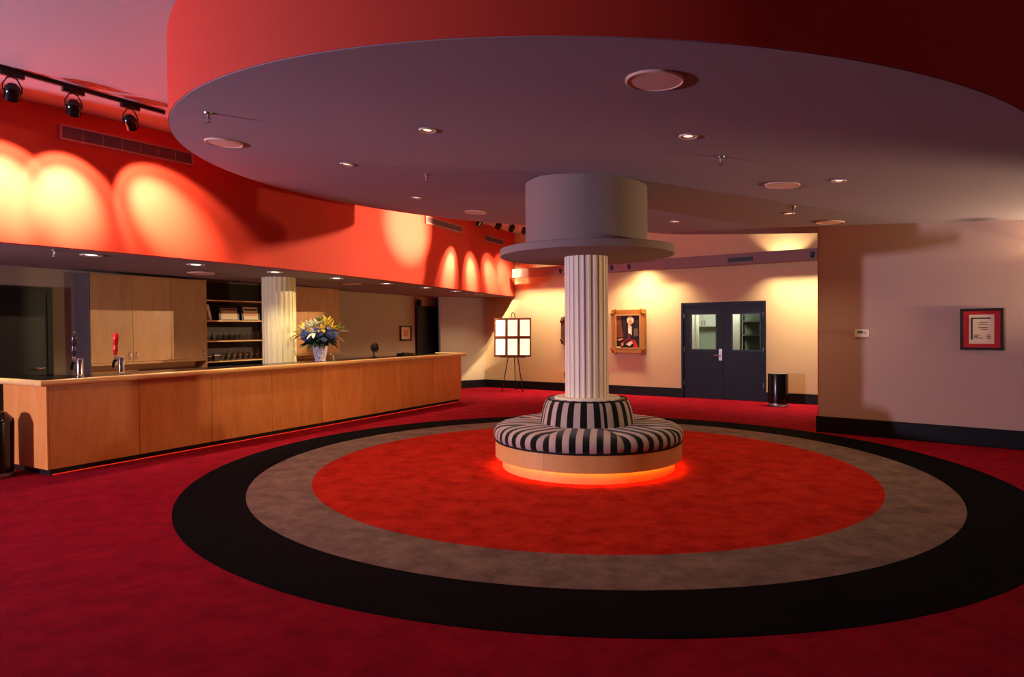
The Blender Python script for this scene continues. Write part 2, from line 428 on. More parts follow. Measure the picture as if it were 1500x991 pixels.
# ------------------------------------------------------------------ central column and bench
CX, CY = 0.868, 7.611
col = thing('fluted_column', 'cream fluted column with drum and plate rising from the striped bench', 'column', (CX, CY, 0))
def fluted(R, nf, z0, z1, d):
    prof = []
    for i in range(nf):
        a = 2*math.pi*i/nf; st = 2*math.pi/nf
        for q, dep in ((0.0, 0), (0.20, 0), (0.26, 0.55), (0.38, 0.88), (0.6, 1.0), (0.82, 0.88), (0.94, 0.55)):
            prof.append((a+st*q, R-d*dep))
    poly = [(r*math.cos(a), r*math.sin(a)) for a, r in prof]
    return MB().prism(poly, z0, z1)
fluted(0.252, 24, 0.70, 2.43, 0.013).build('shaft', 'column', col)
MB().lathe([(0.001, 2.42), (0.985, 2.42), (1.0, 2.426), (1.0, 2.500), (0.992, 2.507), (0.66, 2.507)], 96).build('canopy_plate', 'drum', col, smooth=True)
MB().lathe([(0.70, 2.505), (0.70, 3.26)], 96).build('drum', 'drum', col, smooth=True)

bench = thing('round_bench', 'round striped upholstered bench with maple base around the column', 'bench', (CX, CY, 0.004))
MB().lathe([(0.90, 0.0), (0.99, 0.0), (0.99, 0.311), (0.90, 0.311)], 96).build('plinth', 'maple_curve', bench, smooth=True)
for k in range(8):
    a0 = math.radians(-90-31.5+45*k)
    MB().lathe([(1.048, 0.126), (1.066, 0.126), (1.07, 0.130), (1.07, 0.312), (1.048, 0.312), (1.048, 0.126)], 16, a0=a0+0.0008, a1=a0+math.pi/4-0.0008).build('base_panel', 'maple_curve', bench, smooth=True)
o = MB().lathe([(1.012, 0.165), (1.030, 0.165), (1.030, 0.180), (1.012, 0.180), (1.012, 0.165)], 96).build('led_strip', 'led_orange', bench); o['label'] = 'glowing orange light strip under the base'
def cushion(prof, a0, a1, n, mode, name, dip):
    vs, fs, uvs = [], [], []
    ac = (a0+a1)/2; k = len(prof)
    for i in range(n+1):
        a = a0+(a1-a0)*i/n; e = abs(2*i/n-1)**8
        for q, (r, z) in enumerate(prof):
            zz = z - dip*e*(1 if 2 < q < k-1 else 0); rr = r - (dip*e if 0 < q < k-1 else 0)
            vs.append((rr*math.cos(a), rr*math.sin(a), zz))
            uvs.append((r*math.sin(a-ac) if mode == 'seat' else (a-ac)*0.485, r))
    for i in range(n):
        for q in range(k-1): fs.append((i*k+q, (i+1)*k+q, (i+1)*k+q+1, i*k+q+1))
    me = bpy.data.meshes.new(name); me.from_pydata(vs, [], fs); me.materials.append(M['stripe'])
    uvl = me.uv_layers.new(name='UVMap')
    for l in me.loops: uvl.data[l.index].uv = uvs[l.vertex_index]
    for p in me.polygons: p.use_smooth = True
    o = bpy.data.objects.new(name, me); C.objects.link(o); o.parent = bench
    return o
sp = [(0.98, 0.314), (1.060, 0.316), (1.082, 0.345), (1.090, 0.385), (1.084, 0.425), (1.062, 0.458), (1.02, 0.482), (0.95, 0.496), (0.8, 0.503), (0.65, 0.505), (0.50, 0.500)]
for k in range(8):
    a0 = math.radians(-90-31.5+45*k)
    cushion(sp, a0, a0+math.pi/4, 24, 'seat', 'seat_cushion', 0.012)
bp_ = [(0.545, 0.49), (0.535, 0.56), (0.515, 0.66), (0.492, 0.73), (0.470, 0.765), (0.435, 0.780), (0.37, 0.782), (0.35, 0.77)]
for k in range(4):
    a0 = math.radians(-90-76+90*k)
    cushion(bp_, a0, a0+math.pi/2, 40, 'back', 'back_cushion', 0.006)
for name, R, z, r in (('seat_piping', 1.066, 0.318, 0.011), ('back_piping', 0.462, 0.776, 0.008)):
    MB().lathe([(R+r*math.cos(t), z+r*math.sin(t)) for t in np.linspace(0, 2*math.pi, 9)], 96).build(name, 'piping', bench, smooth=True)
MB().lathe([(0.24, 0.778), (0.24, 0.800), (0.375, 0.800), (0.38, 0.794), (0.38, 0.776)], 64).build('top_ring', 'column', bench, smooth=True)

# ------------------------------------------------------------------ bar
BL = 8.1
base = BAR.root('bar_counter', 'long maple panelled bar front beside the round carpet', 'bar')
pw = BL/8
for k in range(8):
    MB().box(k*pw+0.003, (k+1)*pw-0.003, -0.05, -0.025, 0.075, 1.012).build('front_panel', 'maple', base, bevel=0.002)
MB().box(-0.02, 0.0, -0.05, 0.93, 0.075, 1.015).build('end_panel', 'maple', base)
MB().box(BL, BL+0.02, -0.05, 0.72, 0.075, 1.015).build('end_panel', 'maple', base)
MB().box(0, BL, -0.024, 0.0, 0.06, 1.0).box(0.0, 0.04, -0.02, 0.9, 0.06, 1.0).build('carcass', 'black', base)
MB().box(0.03, BL-0.03, 0.0, 0.03, 0, 0.08).box(0.03, 0.05, 0.03, 0.88, 0, 0.08).build('toe_kick', 'black', base)
MB().box(0.06, BL-0.06, 0.62, 0.66, 0.0, 1.0).build('back_panel', 'maple_dark', base)
o = MB().box(0.05, BL-0.05, -0.010, -0.001, 0.004, 0.012).build('led_strip', 'led_red', base); o['label'] = 'red glowing light strip under the panels'
top = BAR.root('stone_worktop', 'black stone bar top with rounded maple nosing on the long bar', 'counter')
MB().box(-0.06, BL+0.05, -0.09, 0.66, 1.015, 1.062).box(-0.06, 0.62, 0.66, 0.93, 1.015, 1.062).build('slab', 'black_top', top)
def nose(pts):
    mb = MB()
    prof = [(0.032*math.cos(t), 1.040+0.036*math.sin(t)) for t in np.linspace(0, 2*math.pi, 17)[:-1]]
    # sweep a rounded profile along a polyline in plan
    vs, fs = [], []; k = len(prof)
    for i, p in enumerate(pts):
        a = Vector(pts[max(i-1, 0)]); b = Vector(pts[min(i+1, len(pts)-1)]); pv = Vector(p)
        d1 = (pv-a).normalized() if i else None; d2 = (b-pv).normalized() if i < len(pts)-1 else None
        if d1 is None: nn = Vector((d2.y, -d2.x)); s = 1
        elif d2 is None: nn = Vector((d1.y, -d1.x)); s = 1
        else:
            n1 = Vector((d1.y, -d1.x)); n2 = Vector((d2.y, -d2.x)); nn = (n1+n2).normalized(); s = 1/max(0.3, nn.dot(n1))
        for r, z in prof: vs.append((p[0]+nn.x*r*s, p[1]+nn.y*r*s, z))
    for i in range(len(pts)-1):
        for q in range(k): fs.append((i*k+q, i*k+(q+1) % k, (i+1)*k+(q+1) % k, (i+1)*k+q))
    fs.append(tuple(range(k))); fs.append(tuple((len(pts)-1)*k+q for q in range(k)))
    return mb.add(vs, fs)
nose([(-0.085, 0.95), (-0.085, -0.115), (BL+0.06, -0.115), (BL+0.06, 0.66)]).build('nosing', 'maple_h', top, smooth=True)

# back-bar cabinets and shelves
def doorset(name, label, x0, x1, nd, side):
    c = BW.root(name, label, 'cabinet')
    MB().box(x0, x1, 0.02, WB-0.002, 0.0, 0.95).box(x0, x1, 0.02, WB-0.002, 1.10, 2.475).box(x0, x1, 0.25, WB-0.002, 0.95, 1.10).build('body', 'maple_dark', c)
    wdt = (x1-x0)/nd
    for k in range(nd):
        a, b = x0+k*wdt+0.002, x0+(k+1)*wdt-0.002
        d = MB().box(a, b, 0.0, 0.02, 1.13, 2.465).build('door', 'maple_dark', c, bevel=0.0015)
        hx = b-0.05 if k % 2 == 0 else a+0.05
        MB().tube([(hx, 0, 1.17), (hx, -0.03, 1.18), (hx, -0.03, 1.26), (hx, 0, 1.27)], 0.006, 6).build('handle', 'steel', d)
    if side: MB().box(x0-0.012, x0, 0.0, WB-0.002, 0.0, 2.475).build('side_panel', 'side_shaded', c)
    MB().box(x0, x1, -0.02, WB-0.01, 1.09, 1.125).build('ledge', 'maple_dark', c)
    return c
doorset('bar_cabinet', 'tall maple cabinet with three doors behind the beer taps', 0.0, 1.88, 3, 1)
doorset('bar_cabinet', 'tall maple cabinet behind the flower vase', 3.34, 5.03, 2, 0)
bcn = BW.root('back_counter', 'low dark worktop running behind the bar under the cabinets', 'counter')
MB().box(1.9, 3.33, -0.15, WB-0.01, 0.0, 0.90).build('body', 'maple_dark', bcn)
MB().box(1.9, 3.33, -0.17, WB-0.01, 0.90, 0.94).build('worktop', 'black_top', bcn)
sh = BW.root('shelf_unit', 'open maple shelf unit with glasses left of the bar column', 'shelf')
MB().box(1.882, 3.338, WB-0.03, WB-0.003, 0.95, 2.48).build('back_panel', 'shelf_back', sh)
MB().box(1.882, 1.90, 0.0, WB-0.03, 0.95, 2.48).build('side_panel', 'maple_dark', sh)
MB().box(3.32, 3.338, 0.0, WB-0.03, 0.95, 2.48).build('side_panel', 'maple_dark', sh)
SHZ = (1.065, 1.425, 1.785, 2.145)
for z in SHZ:
    MB().box(1.90, 3.32, 0.03, WB-0.03, z-0.022, z).build('shelf', 'maple_h', sh, bevel=0.003)

# pint glasses and flutes on the shelves
def glass_thing(kind):
    if kind == 'pint': prof = [(0.001, 0.006), (0.028, 0.006), (0.038, 0.15), (0.041, 0.15), (0.031, 0.0), (0.001, 0.0)]
    else: prof = [(0.001, 0.0), (0.030, 0.0), (0.030, 0.004), (0.006, 0.012), (0.006, 0.06), (0.022, 0.09), (0.030, 0.14), (0.028, 0.20), (0.026, 0.20), (0.027, 0.14), (0.018, 0.09), (0.001, 0.075)]
    return MB().lathe(prof, 14)
NTH = ['first', 'second', 'third', 'fourth', 'fifth', 'sixth', 'seventh', 'eighth', 'ninth', 'tenth', 'eleventh', 'twelfth', 'thirteenth']
gp = glass_thing('pint').build('pint_glass', 'glassware', smooth=True)
ft = glass_thing('flute').build('flute_glass', 'glassware', smooth=True)
xs = [1.94, 2.05, 2.17, 2.27, 2.39, 2.52, 2.63, 2.72, 2.80, 2.89, 2.97, 3.08, 3.20]
for i, x in enumerate(xs):
    o = gp if i == 0 else gp.copy()
    if i: C.objects.link(o)
    put(o, BW, x, 0.17, SHZ[1])
    tag(o, f'{NTH[i]} clear pint glass from the left on the shelf below the framed certificates', 'glass', 'pint glasses on the middle shelf')
for i, x in enumerate([2.33, 2.45, 2.57, 2.69, 2.81, 2.93, 3.05, 3.17]):
    o = ft if i == 0 else ft.copy()
    if i: C.objects.link(o)
    put(o, BW, x, 0.15, SHZ[0])
    tag(o, f'{NTH[i]} clear stemmed glass from the left on the lowest visible shelf', 'glass', 'stemmed glasses on the lowest shelf')
for x, h, lab in ((1.99, 0.10, 'small pale carton at the left end of the lowest shelf'), (2.17, 0.12, 'short pale carton beside the stemmed glasses')):
    o = BW.root('carton', lab, 'box', x, 0.14, SHZ[0])
    MB().box(-0.06, 0.06, -0.04, 0.04, 0, h).build('box', 'shelf_back', o, bevel=0.003); MB().box(-0.061, 0.061, -0.041, 0.041, h*0.8, h*0.92).build('lid_band', 'paper', o)
def stand_frame(x, wdt, h, lab, cols):
    o = BW.root('framed_certificate', lab, 'picture frame', x, 0.12, SHZ[2])
    o.rotation_euler = (math.radians(-8), 0, BW.rz)
    MB().box(-wdt/2, wdt/2, 0.0, 0.02, 0, h).build('frame', 'black', o, bevel=0.003)
    p = MB().box(-wdt/2+0.045, wdt/2-0.045, -0.003, 0.0, 0.02, h-0.05).build('page', 'paper', o)
    for z0, z1, m_ in cols:
        MB().box(-wdt/2+0.06, wdt/2-0.06, -0.005, -0.003, h*z0, h*z1).build('print', m_, p)
    MB().tube([(0, 0.02, h*0.6), (0, 0.11, 0.03)], 0.006, 6).build('strut', 'black', o)
stand_frame(2.44, 0.42, 0.27, 'landscape framed certificate standing on the upper shelf', [(0.68, 0.76, 'ink')])
stand_frame(2.90, 0.40, 0.30, 'pink and white framed notice standing right on the upper shelf', [(0.62, 0.75, 'p_grey'), (0.28, 0.5, 'bud')])
o = BW.root('leaning_book', 'pale book leaning at the left end of the upper shelf', 'book', 1.99, 0.15, SHZ[2]+0.004)
o.rotation_euler = (0, math.radians(-14), BW.rz)
MB().box(0, 0.004, -0.10, 0.10, 0, 0.27).box(0.046, 0.05, -0.10, 0.10, 0, 0.27).box(0, 0.05, -0.10, -0.096, 0, 0.27).build('cover', 'paper', o)
MB().box(0.004, 0.046, -0.095, 0.095, 0.004, 0.266).build('pages', 'white', o)

# fluted column behind the bar
bc = (-4.04, 11.36)
col2 = thing('bar_column', 'cream fluted column behind the bar next to the flower vase', 'column', (bc[0], bc[1], 0))
fluted(0.28, 22, 0.0, zb(*bc), 0.013).build('shaft', 'column_bar', col2)

# beer taps
def tap(x, y, lab, hm, lean):
    t = BAR.root('beer_tap', lab, 'beer tap', x, y, 1.062)
    MB().lathe([(0.001, 0.0), (0.046, 0.0), (0.046, 0.012), (0.036, 0.02), (0.036, 0.205), (0.030, 0.222), (0.001, 0.226)], 24).build('tower', 'chrome', t, smooth=True)
    MB().tube([(0, 0.03, 0.17), (0, 0.10, 0.185), (0, 0.135, 0.21)], 0.016, 10).build('shank', 'chrome', t, smooth=True)
    MB().tube([(0, 0.10, 0.18), (0, 0.15, 0.17), (-0.0, 0.18, 0.13), (0, 0.185, 0.08)], [0.016, 0.018, 0.016, 0.013], 10).build('spout', 'black_gloss', t, smooth=True)
    h = MB().lathe([(0.001, 0.0), (0.014, 0.0), (0.018, 0.02), (0.017, 0.035), (0.022, 0.05), (0.024, 0.09), (0.018, 0.11), (0.021, 0.14), (0.026, 0.20), (0.024, 0.25), (0.014, 0.285), (0.001, 0.29)], 16).build('handle', hm, t, smooth=True)
    h.scale = (1.3, 1.3, 1.0); h.location = (0, 0.135, 0.24); h.rotation_euler = (math.radians(lean), 0, 0)
    MB().lathe([(0.001, -0.03), (0.012, -0.03), (0.016, -0.01), (0.012, 0.01), (0.001, 0.01)], 12).build('ferrule', 'chrome', h, smooth=True)
    MB().lathe([(0.001, 0.28), (0.011, 0.283), (0.013, 0.295), (0.008, 0.305), (0.001, 0.308)], 12).build('finial', 'chrome', h, smooth=True)
tap(0.50, 0.28, 'chrome beer tap with dark handle at the near end of the bar', 'tap_black', 5)
tap(0.99, 0.28, 'chrome beer tap with red handle on the bar', 'tap_red', 5)

# flower arrangement
va_ = thing('flower_arrangement', 'blue and white vase of blue hydrangeas and yellow lilies on the bar', 'flowers', BAR.at(4.36, 0.30, 1.064))
MB().lathe([(0.001, 0.0), (0.085, 0.0), (0.09, 0.01), (0.088, 0.03), (0.105, 0.12), (0.118, 0.20), (0.122, 0.255), (0.126, 0.262), (0.118, 0.262), (0.112, 0.20), (0.001, 0.18)], 32).build('vase', 'vase', va_, smooth=True)
def ball(c, r, seed, mat, name, squash=0.85, amp=0.18):
    rnd = random.Random(seed); bm = bmesh.new(); bmesh.ops.create_icosphere(bm, subdivisions=3, radius=r)
    for v in bm.verts:
        k = 1 + amp*(rnd.random()-0.5); v.co *= k; v.co.z *= squash; v.co += Vector(c)
    me = bpy.data.meshes.new(name); bm.to_mesh(me); bm.free(); me.materials.append(M[mat])
    o = bpy.data.objects.new(name, me); C.objects.link(o); o.parent = va_; return o
for i, (c, r) in enumerate([((-0.20, -0.06, 0.44), 0.115), ((0.0, -0.10, 0.50), 0.115), ((0.21, -0.04, 0.46), 0.11), ((0.06, 0.10, 0.52), 0.10), ((0.10, -0.12, 0.36), 0.07), ((-0.12, 0.12, 0.46), 0.1)]):
    ball(c, r*0.92, i, 'hydrangea', 'hydrangea_head', 0.85, 0.45)
ball((0.02, 0.0, 0.36), 0.14, 40, 'leaf', 'foliage', 0.8, 0.3)
def blade(p0, d, L, wd, mat, name, droop=0.2, fold=0.25):
    p0 = Vector(p0); d = Vector(d).normalized(); s = d.cross(Vector((0, 0, 1)))
    if s.length < 0.1: s = Vector((1, 0, 0))
    s.normalize(); nrm = s.cross(d)
    vs, fs = [], []; K = 6
    for i in range(K+1):
        t = i/K; wv = wd*math.sin(math.pi*min(1, 0.12+0.88*t))**0.8*(1-0.1*t); c = p0 + d*L*t - Vector((0, 0, droop*L*t*t))
        for q, sg in enumerate((-1, 0, 1)): vs.append(c + s*wv*sg*0.5 + nrm*(abs(sg)*wv*fold))
        for q, sg in enumerate((-1, 0, 1)): vs.append(c + s*wv*sg*0.5 + nrm*(abs(sg)*wv*fold - 0.003))
    for i in range(K):
        a = i*6; b = a+6
        fs += [(a, b, b+1, a+1), (a+1, b+1, b+2, a+2), (a+3, a+4, b+4, b+3), (a+4, a+5, b+5, b+4), (a, a+3, b+3, b), (a+2, b+2, b+5, a+5)]
    o = MB().add(vs, fs).build(name, mat, va_, smooth=True); return o
rnd = random.Random(3)
# lilies and other petals; x is across the picture, z up
def lily(c, dirv, mat, L=0.13, wd=0.066):
    dirv = Vector(dirv).normalized(); a = dirv.orthogonal().normalized(); b = dirv.cross(a)
    for k in range(5):
        an = 2*math.pi*k/5 + rnd.random()*0.4
        blade(c, dirv*1.0 + (a*math.cos(an)+b*math.sin(an))*0.75, 1.25*L*(0.85+0.3*rnd.random()), wd, mat, 'petal', 0.1, 0.2)
for c, d, m_ in [((-0.24, -0.05, 0.52), (-0.5, -0.5, 0.8), 'lily'), ((-0.10, -0.10, 0.57), (-0.3, -0.5, 0.8), 'lily'), ((-0.02, -0.06, 0.60), (0.0, -0.4, 0.9), 'lily'),
                 ((0.13, -0.06, 0.60), (0.3, -0.4, 0.8), 'yellow'), ((0.20, -0.04, 0.56), (0.8, -0.3, 0.6), 'yellow'), ((0.10, 0.02, 0.64), (0.1, -0.2, 1), 'yellow'),
                 ((-0.32, -0.04, 0.46), (-0.9, -0.3, 0.0), 'yellow'), ((0.08, -0.14, 0.54), (0.1, -0.8, 0.3), 'yellow'), ((-0.06, -0.15, 0.50), (-0.2, -0.9, 0.0), 'lily'), ((-0.16, -0.02, 0.60), (-0.4, -0.1, 0.9), 'lily'), ((0.05, 0.06, 0.62), (0.2, 0.1, 1), 'lily'),
                 ((-0.28, 0.02, 0.54), (-0.8, 0.0, 0.6), 'yellow'), ((0.28, 0.02, 0.55), (0.9, 0.1, 0.5), 'leaf2'), ((0.02, -0.05, 0.66), (0.0, -0.2, 1), 'leaf2')]:
    lily(c, d, m_)
for c, d, m_, L, nm in [((-0.18, 0, 0.56), (-0.25, 0, 1), 'bud', 0.14, 'bud'), ((0.0, 0, 0.62), (0.02, 0, 1), 'bud', 0.13, 'bud'), ((0.30, -0.02, 0.43), (0.7, 0, -0.6), 'bud', 0.16, 'bud'),
                        ((0.33, 0, 0.50), (1, 0, 0.12), 'lily', 0.18, 'bud'), ((0.16, 0, 0.62), (0.5, 0, 0.9), 'leaf2', 0.16, 'leaf'), ((0.26, 0, 0.55), (1, 0, 0.3), 'yellow', 0.17, 'petal')]:
    blade(c, d, L, 0.035, m_, nm, 0.05, 0.3)
for k in range(40):
    an = 2*math.pi*k/40 + rnd.random(); el = -0.2 + 0.9*rnd.random()
    blade((0.10*math.cos(an), 0.10*math.sin(an), 0.29+0.08*rnd.random()), (math.cos(an), math.sin(an), el), 0.18+0.10*rnd.random(), 0.10, 'leaf', 'leaf', 0.35)

# things on the bar
f = BAR.root('chrome_faucet', 'small curved chrome faucet on the bar right of the vase', 'faucet', 4.72, 0.35, 1.062)
MB().lathe([(0.001, 0), (0.022, 0), (0.022, 0.012), (0.010, 0.02), (0.001, 0.02)], 14).build('base', 'chrome', f, smooth=True)
MB().tube([(0, 0, 0.01), (0, 0, 0.07), (0.0, 0.02, 0.11), (0.0, 0.06, 0.12), (0, 0.09, 0.09)], 0.011, 8).build('spout', 'chrome', f, smooth=True)
f = BAR.root('desk_fan', 'small round black desk fan on the bar in front of the grey wall', 'fan', 5.86, 0.42, 1.062)
MB().lathe([(0.001, 0), (0.075, 0), (0.075, 0.012), (0.02, 0.025), (0.001, 0.03)], 20).build('base', 'black', f, smooth=True)
MB().tube([(0, 0.01, 0.02), (0, 0.02, 0.10)], 0.014, 8).build('stem', 'black', f)
g = MB()
for rr in (0.10, 0.075, 0.05, 0.025):
    g.tube([(rr*math.cos(a), -0.045+0.03*(rr/0.1)**2, 0.19+rr*math.sin(a)) for a in np.linspace(0, 2*math.pi, 25)], 0.006, 6)
g.build('grille', 'black', f)
MB().tube([(0, -0.005, 0.19), (0, 0.05, 0.19)], [0.085, 0.06], 20).build('housing', 'black', f)
t = BAR.root('bar_tray', 'low dark tray with metal fittings at the far end of the bar', 'tray', 6.82, 0.44, 1.062)
MB().box(-0.16, 0.16, -0.10, 0.10, 0, 0.012).box(-0.16, 0.16, -0.10, -0.09, 0.012, 0.05).box(-0.16, 0.16, 0.09, 0.10, 0.012, 0.05).box(-0.16, -0.15, -0.09, 0.09, 0.012, 0.05).box(0.15, 0.16, -0.09, 0.09, 0.012, 0.05).build('tray', 'black_gloss', t)
MB().lathe([(0.001, 0.012), (0.03, 0.012), (0.035, 0.06), (0.02, 0.075), (0.001, 0.078)], 14, -0.06, 0).build('shaker', 'chrome', t, smooth=True)
MB().lathe([(0.001, 0.012), (0.022, 0.012), (0.025, 0.06), (0.001, 0.062)], 14, 0.07, 0).build('jigger', 'chrome', t, smooth=True)

# dark door left of the cabinet, picture and doorway at the right of the bar wall
d = BW.root('door_2'); d['kind'] = 'structure'; tag(d, 'dark door behind the near end of the bar', 'door')
MB().box(-1.55, -0.40, WB-0.03, WB-0.002, 0, 2.17).build('leaf', 'dark_door', d)
MB().box(-1.65, -1.55, WB-0.05, WB-0.002, 0, 2.25).box(-0.40, -0.33, WB-0.05, WB-0.002, 0, 2.25).box(-1.55, -0.40, WB-0.05, WB-0.002, 2.17, 2.25).build('frame', 'black', d)
MB().tube([(-0.47, WB-0.03, 1.08), (-0.47, WB-0.09, 1.08), (-0.58, WB-0.09, 1.08)], 0.011, 8).build('handle', 'chrome', d)
d = BW.root('door_3'); d['kind'] = 'structure'; tag(d, 'dark doorway at the far end of the bar wall', 'door')
MB().box(8.22, 8.93, WB-0.03, WB-0.002, 0, 2.14).build('leaf', 'black', d)
MB().box(8.12, 8.22, WB-0.06, WB-0.002, 0, 2.20).box(8.93, 9.02, WB-0.06, WB-0.002, 0, 2.20).box(8.22, 8.93, WB-0.06, WB-0.002, 2.14, 2.20).build('frame', 'door', d)
for z in (1.9, 1.1, 0.4): MB().box(8.91, 8.935, WB-0.075, WB-0.055, z, z+0.09).build('hinge', 'steel', d)
MB().box(8.16, 8.22, WB-0.14, WB-0.03, 2.2, 2.36).build('closer', 'black', d)
p = BW.root('small_picture', 'small dark framed picture on the wall behind the bar', 'picture', 7.72, WB-0.02, 1.50)
for a in ((-0.22, 0.22, 0.15, 0.19), (-0.22, 0.22, -0.19, -0.15), (-0.22, -0.18, -0.15, 0.15), (0.18, 0.22, -0.15, 0.15)):
    MB().box(a[0], a[1], -0.015, 0.018, a[2], a[3]).build('frame_bar', 'frame_dark', p)
MB().box(-0.18, 0.18, 0.0, 0.015, -0.15, 0.15).build('mat', 'paper', p); MB().box(-0.08, 0.08, -0.003, 0.0, -0.08, 0.08).build('print', 'bud', p)

# dark bin at the left edge of the picture
b = thing('waste_bin', 'tall black bin at the left end of the bar', 'bin', (*BAR.at(-0.30, 0.45)[:2], 0))
MB().lathe([(0.001, 0.02), (0.16, 0.02), (0.17, 0.60), (0.165, 0.64), (0.10, 0.72), (0.001, 0.74)], 28).build('body', 'black_gloss', b, smooth=True)
MB().lathe([(0.001, 0), (0.165, 0), (0.172, 0.01), (0.172, 0.05), (0.16, 0.055)], 28).build('foot_ring', 'steel', b, smooth=True)

# ------------------------------------------------------------------ lamps
def downlight(loc, label, grp, rad, bright, watts, colr, tilt=None, cone=80, tgt=None):
    t = thing('downlight', label, 'downlight', loc, group=grp, rot=tilt or (0, 0, 0))
    MB().lathe([(rad, 0.0), (rad*1.22, 0.0), (rad*1.26, -0.006), (rad*1.2, -0.012), (rad*0.99, -0.010), (rad*0.96, -0.002)], 28).build('trim_ring', 'white', t, smooth=True)
    MB().lathe([(rad*0.98, -0.009), (rad*0.80, -0.004), (rad*0.62, -0.0035)], 28).build('reflector', 'can_in', t, smooth=True)
    MB().lathe([(0.001, -0.003), (rad*0.64, -0.003)], 24).build('lens', 'lens' if bright else 'lens_dim', t)
    lamp('downlight_beam', 'SPOT', (loc[0], loc[1], loc[2]-0.03), tgt or (loc[0], loc[1], 0), watts, colr, t, spot_size=math.radians(cone), spot_blend=0.8, shadow_soft_size=0.05)
nth = ['first', 'second', 'third', 'fourth', 'fifth', 'sixth', 'seventh', 'eighth']
for i, (x, y) in enumerate([(-5.167, 8.062), (-4.431, 9.199), (-3.733, 10.343), (-3.075, 11.509), (-2.444, 12.782), (-1.823, 13.943), (-1.296, 15.076), (-.812, 16.391)]):
    tg = (x-0.35, y+0.22, 0)
    downlight((x, y, zb(x, y)), f'{nth[i]} recessed downlight from the left in the low ceiling over the bar', 'bar downlights', 0.10, True, 95, (1.0, 0.82, 0.54), None, 112, tg)
DL = [((-0.69, 5.468), 'recessed downlight in the disc, front left of the drum'), ((1.411, 5.214), 'recessed downlight in the disc, directly below the big front speaker'),
      ((-1.77, 7.094), 'recessed downlight in the disc, leftmost of all'), ((-1.324, 9.202), 'recessed downlight in the disc, far left near the glowing red wall'),
      ((3.28, 6.555), 'recessed downlight in the disc, rightmost of all'), ((3.727, 8.783), 'recessed downlight in the disc, above the dark double doors'),
      ((2.543, 10.198), 'recessed downlight in the disc, just right of the drum')]
for (x, y), lab in DL:
    downlight((x, y, zd(x, y)), lab, 'disc downlights', 0.058, False, 32 if y < 6 else (125 if x < 0 else 58), WARM2, DT, 140 if x < -1 else 125)
def round_speaker(x, y, z, r, lab, tilt=(0, 0, 0)):
    t = thing('ceiling_speaker', lab, 'speaker', (x, y, z), rot=tilt, group='ceiling speakers')
    MB().lathe([(r*0.93, 0), (r, -0.002), (r, -0.014), (r*0.95, -0.018), (r*0.92, -0.012)], 40).build('rim', 'speaker', t, smooth=True)
    MB().lathe([(0.001, -0.014), (r*0.92, -0.012)], 40).build('grille', 'speaker', t)
for x, y, r, lab in [(0.876, 3.979, 0.175, 'large round ceiling speaker nearest the camera'), (-2.771, 6.354, 0.175, 'round ceiling speaker near the left edge of the disc'),
                     (-0.555, 10.352, 0.175, 'round ceiling speaker left of the drum near the red wall'), (2.861, 6.911, 0.175, 'round ceiling speaker to the right of the drum'),
                     (4.55, 9.35, 0.19, 'round ceiling speaker close to the right wall')]:
    round_speaker(x, y, zd(x, y), r, lab, DT)
round_speaker(-4.903, 10.354, zb(-4.9, 10.354), 0.20, 'round speaker in the bar ceiling above the cabinet doors')
round_speaker(-3.107, 12.713, zb(-3.1, 12.713), 0.18, 'round speaker in the bar ceiling above the flowers')
for x, y, z, lab in [(-2.439, 5.309, None, 'ceiling sprinkler at the left front of the disc'), (-0.951, 7.43, None, 'ceiling sprinkler left of the drum'),
                     (1.869, 5.831, None, 'ceiling sprinkler right of centre on the disc'), (3.543, 8.227, None, 'ceiling sprinkler near the right wall'),
                     (-5.297, 7.60, zb(-5.297, 7.6), 'ceiling sprinkler over the near end of the bar')]:
    t = thing('sprinkler', lab, 'sprinkler', (x, y, z or zd(x, y)), group='sprinklers')
    MB().lathe([(0.001, 0), (0.035, 0), (0.03, -0.012), (0.012, -0.016), (0.010, -0.05), (0.001, -0.05)], 16).build('escutcheon', 'steel', t, smooth=True)
    MB().tube([(0.012, 0, -0.03), (0.02, 0, -0.05), (0.004, 0, -0.075)], 0.003, 6).tube([(-0.012, 0, -0.03), (-0.02, 0, -0.05), (-0.004, 0, -0.075)], 0.003, 6).build('yoke', 'steel', t)
    MB().lathe([(0.001, -0.075), (0.022, -0.075), (0.022, -0.079), (0.001, -0.079)], 14).build('deflector', 'steel', t)

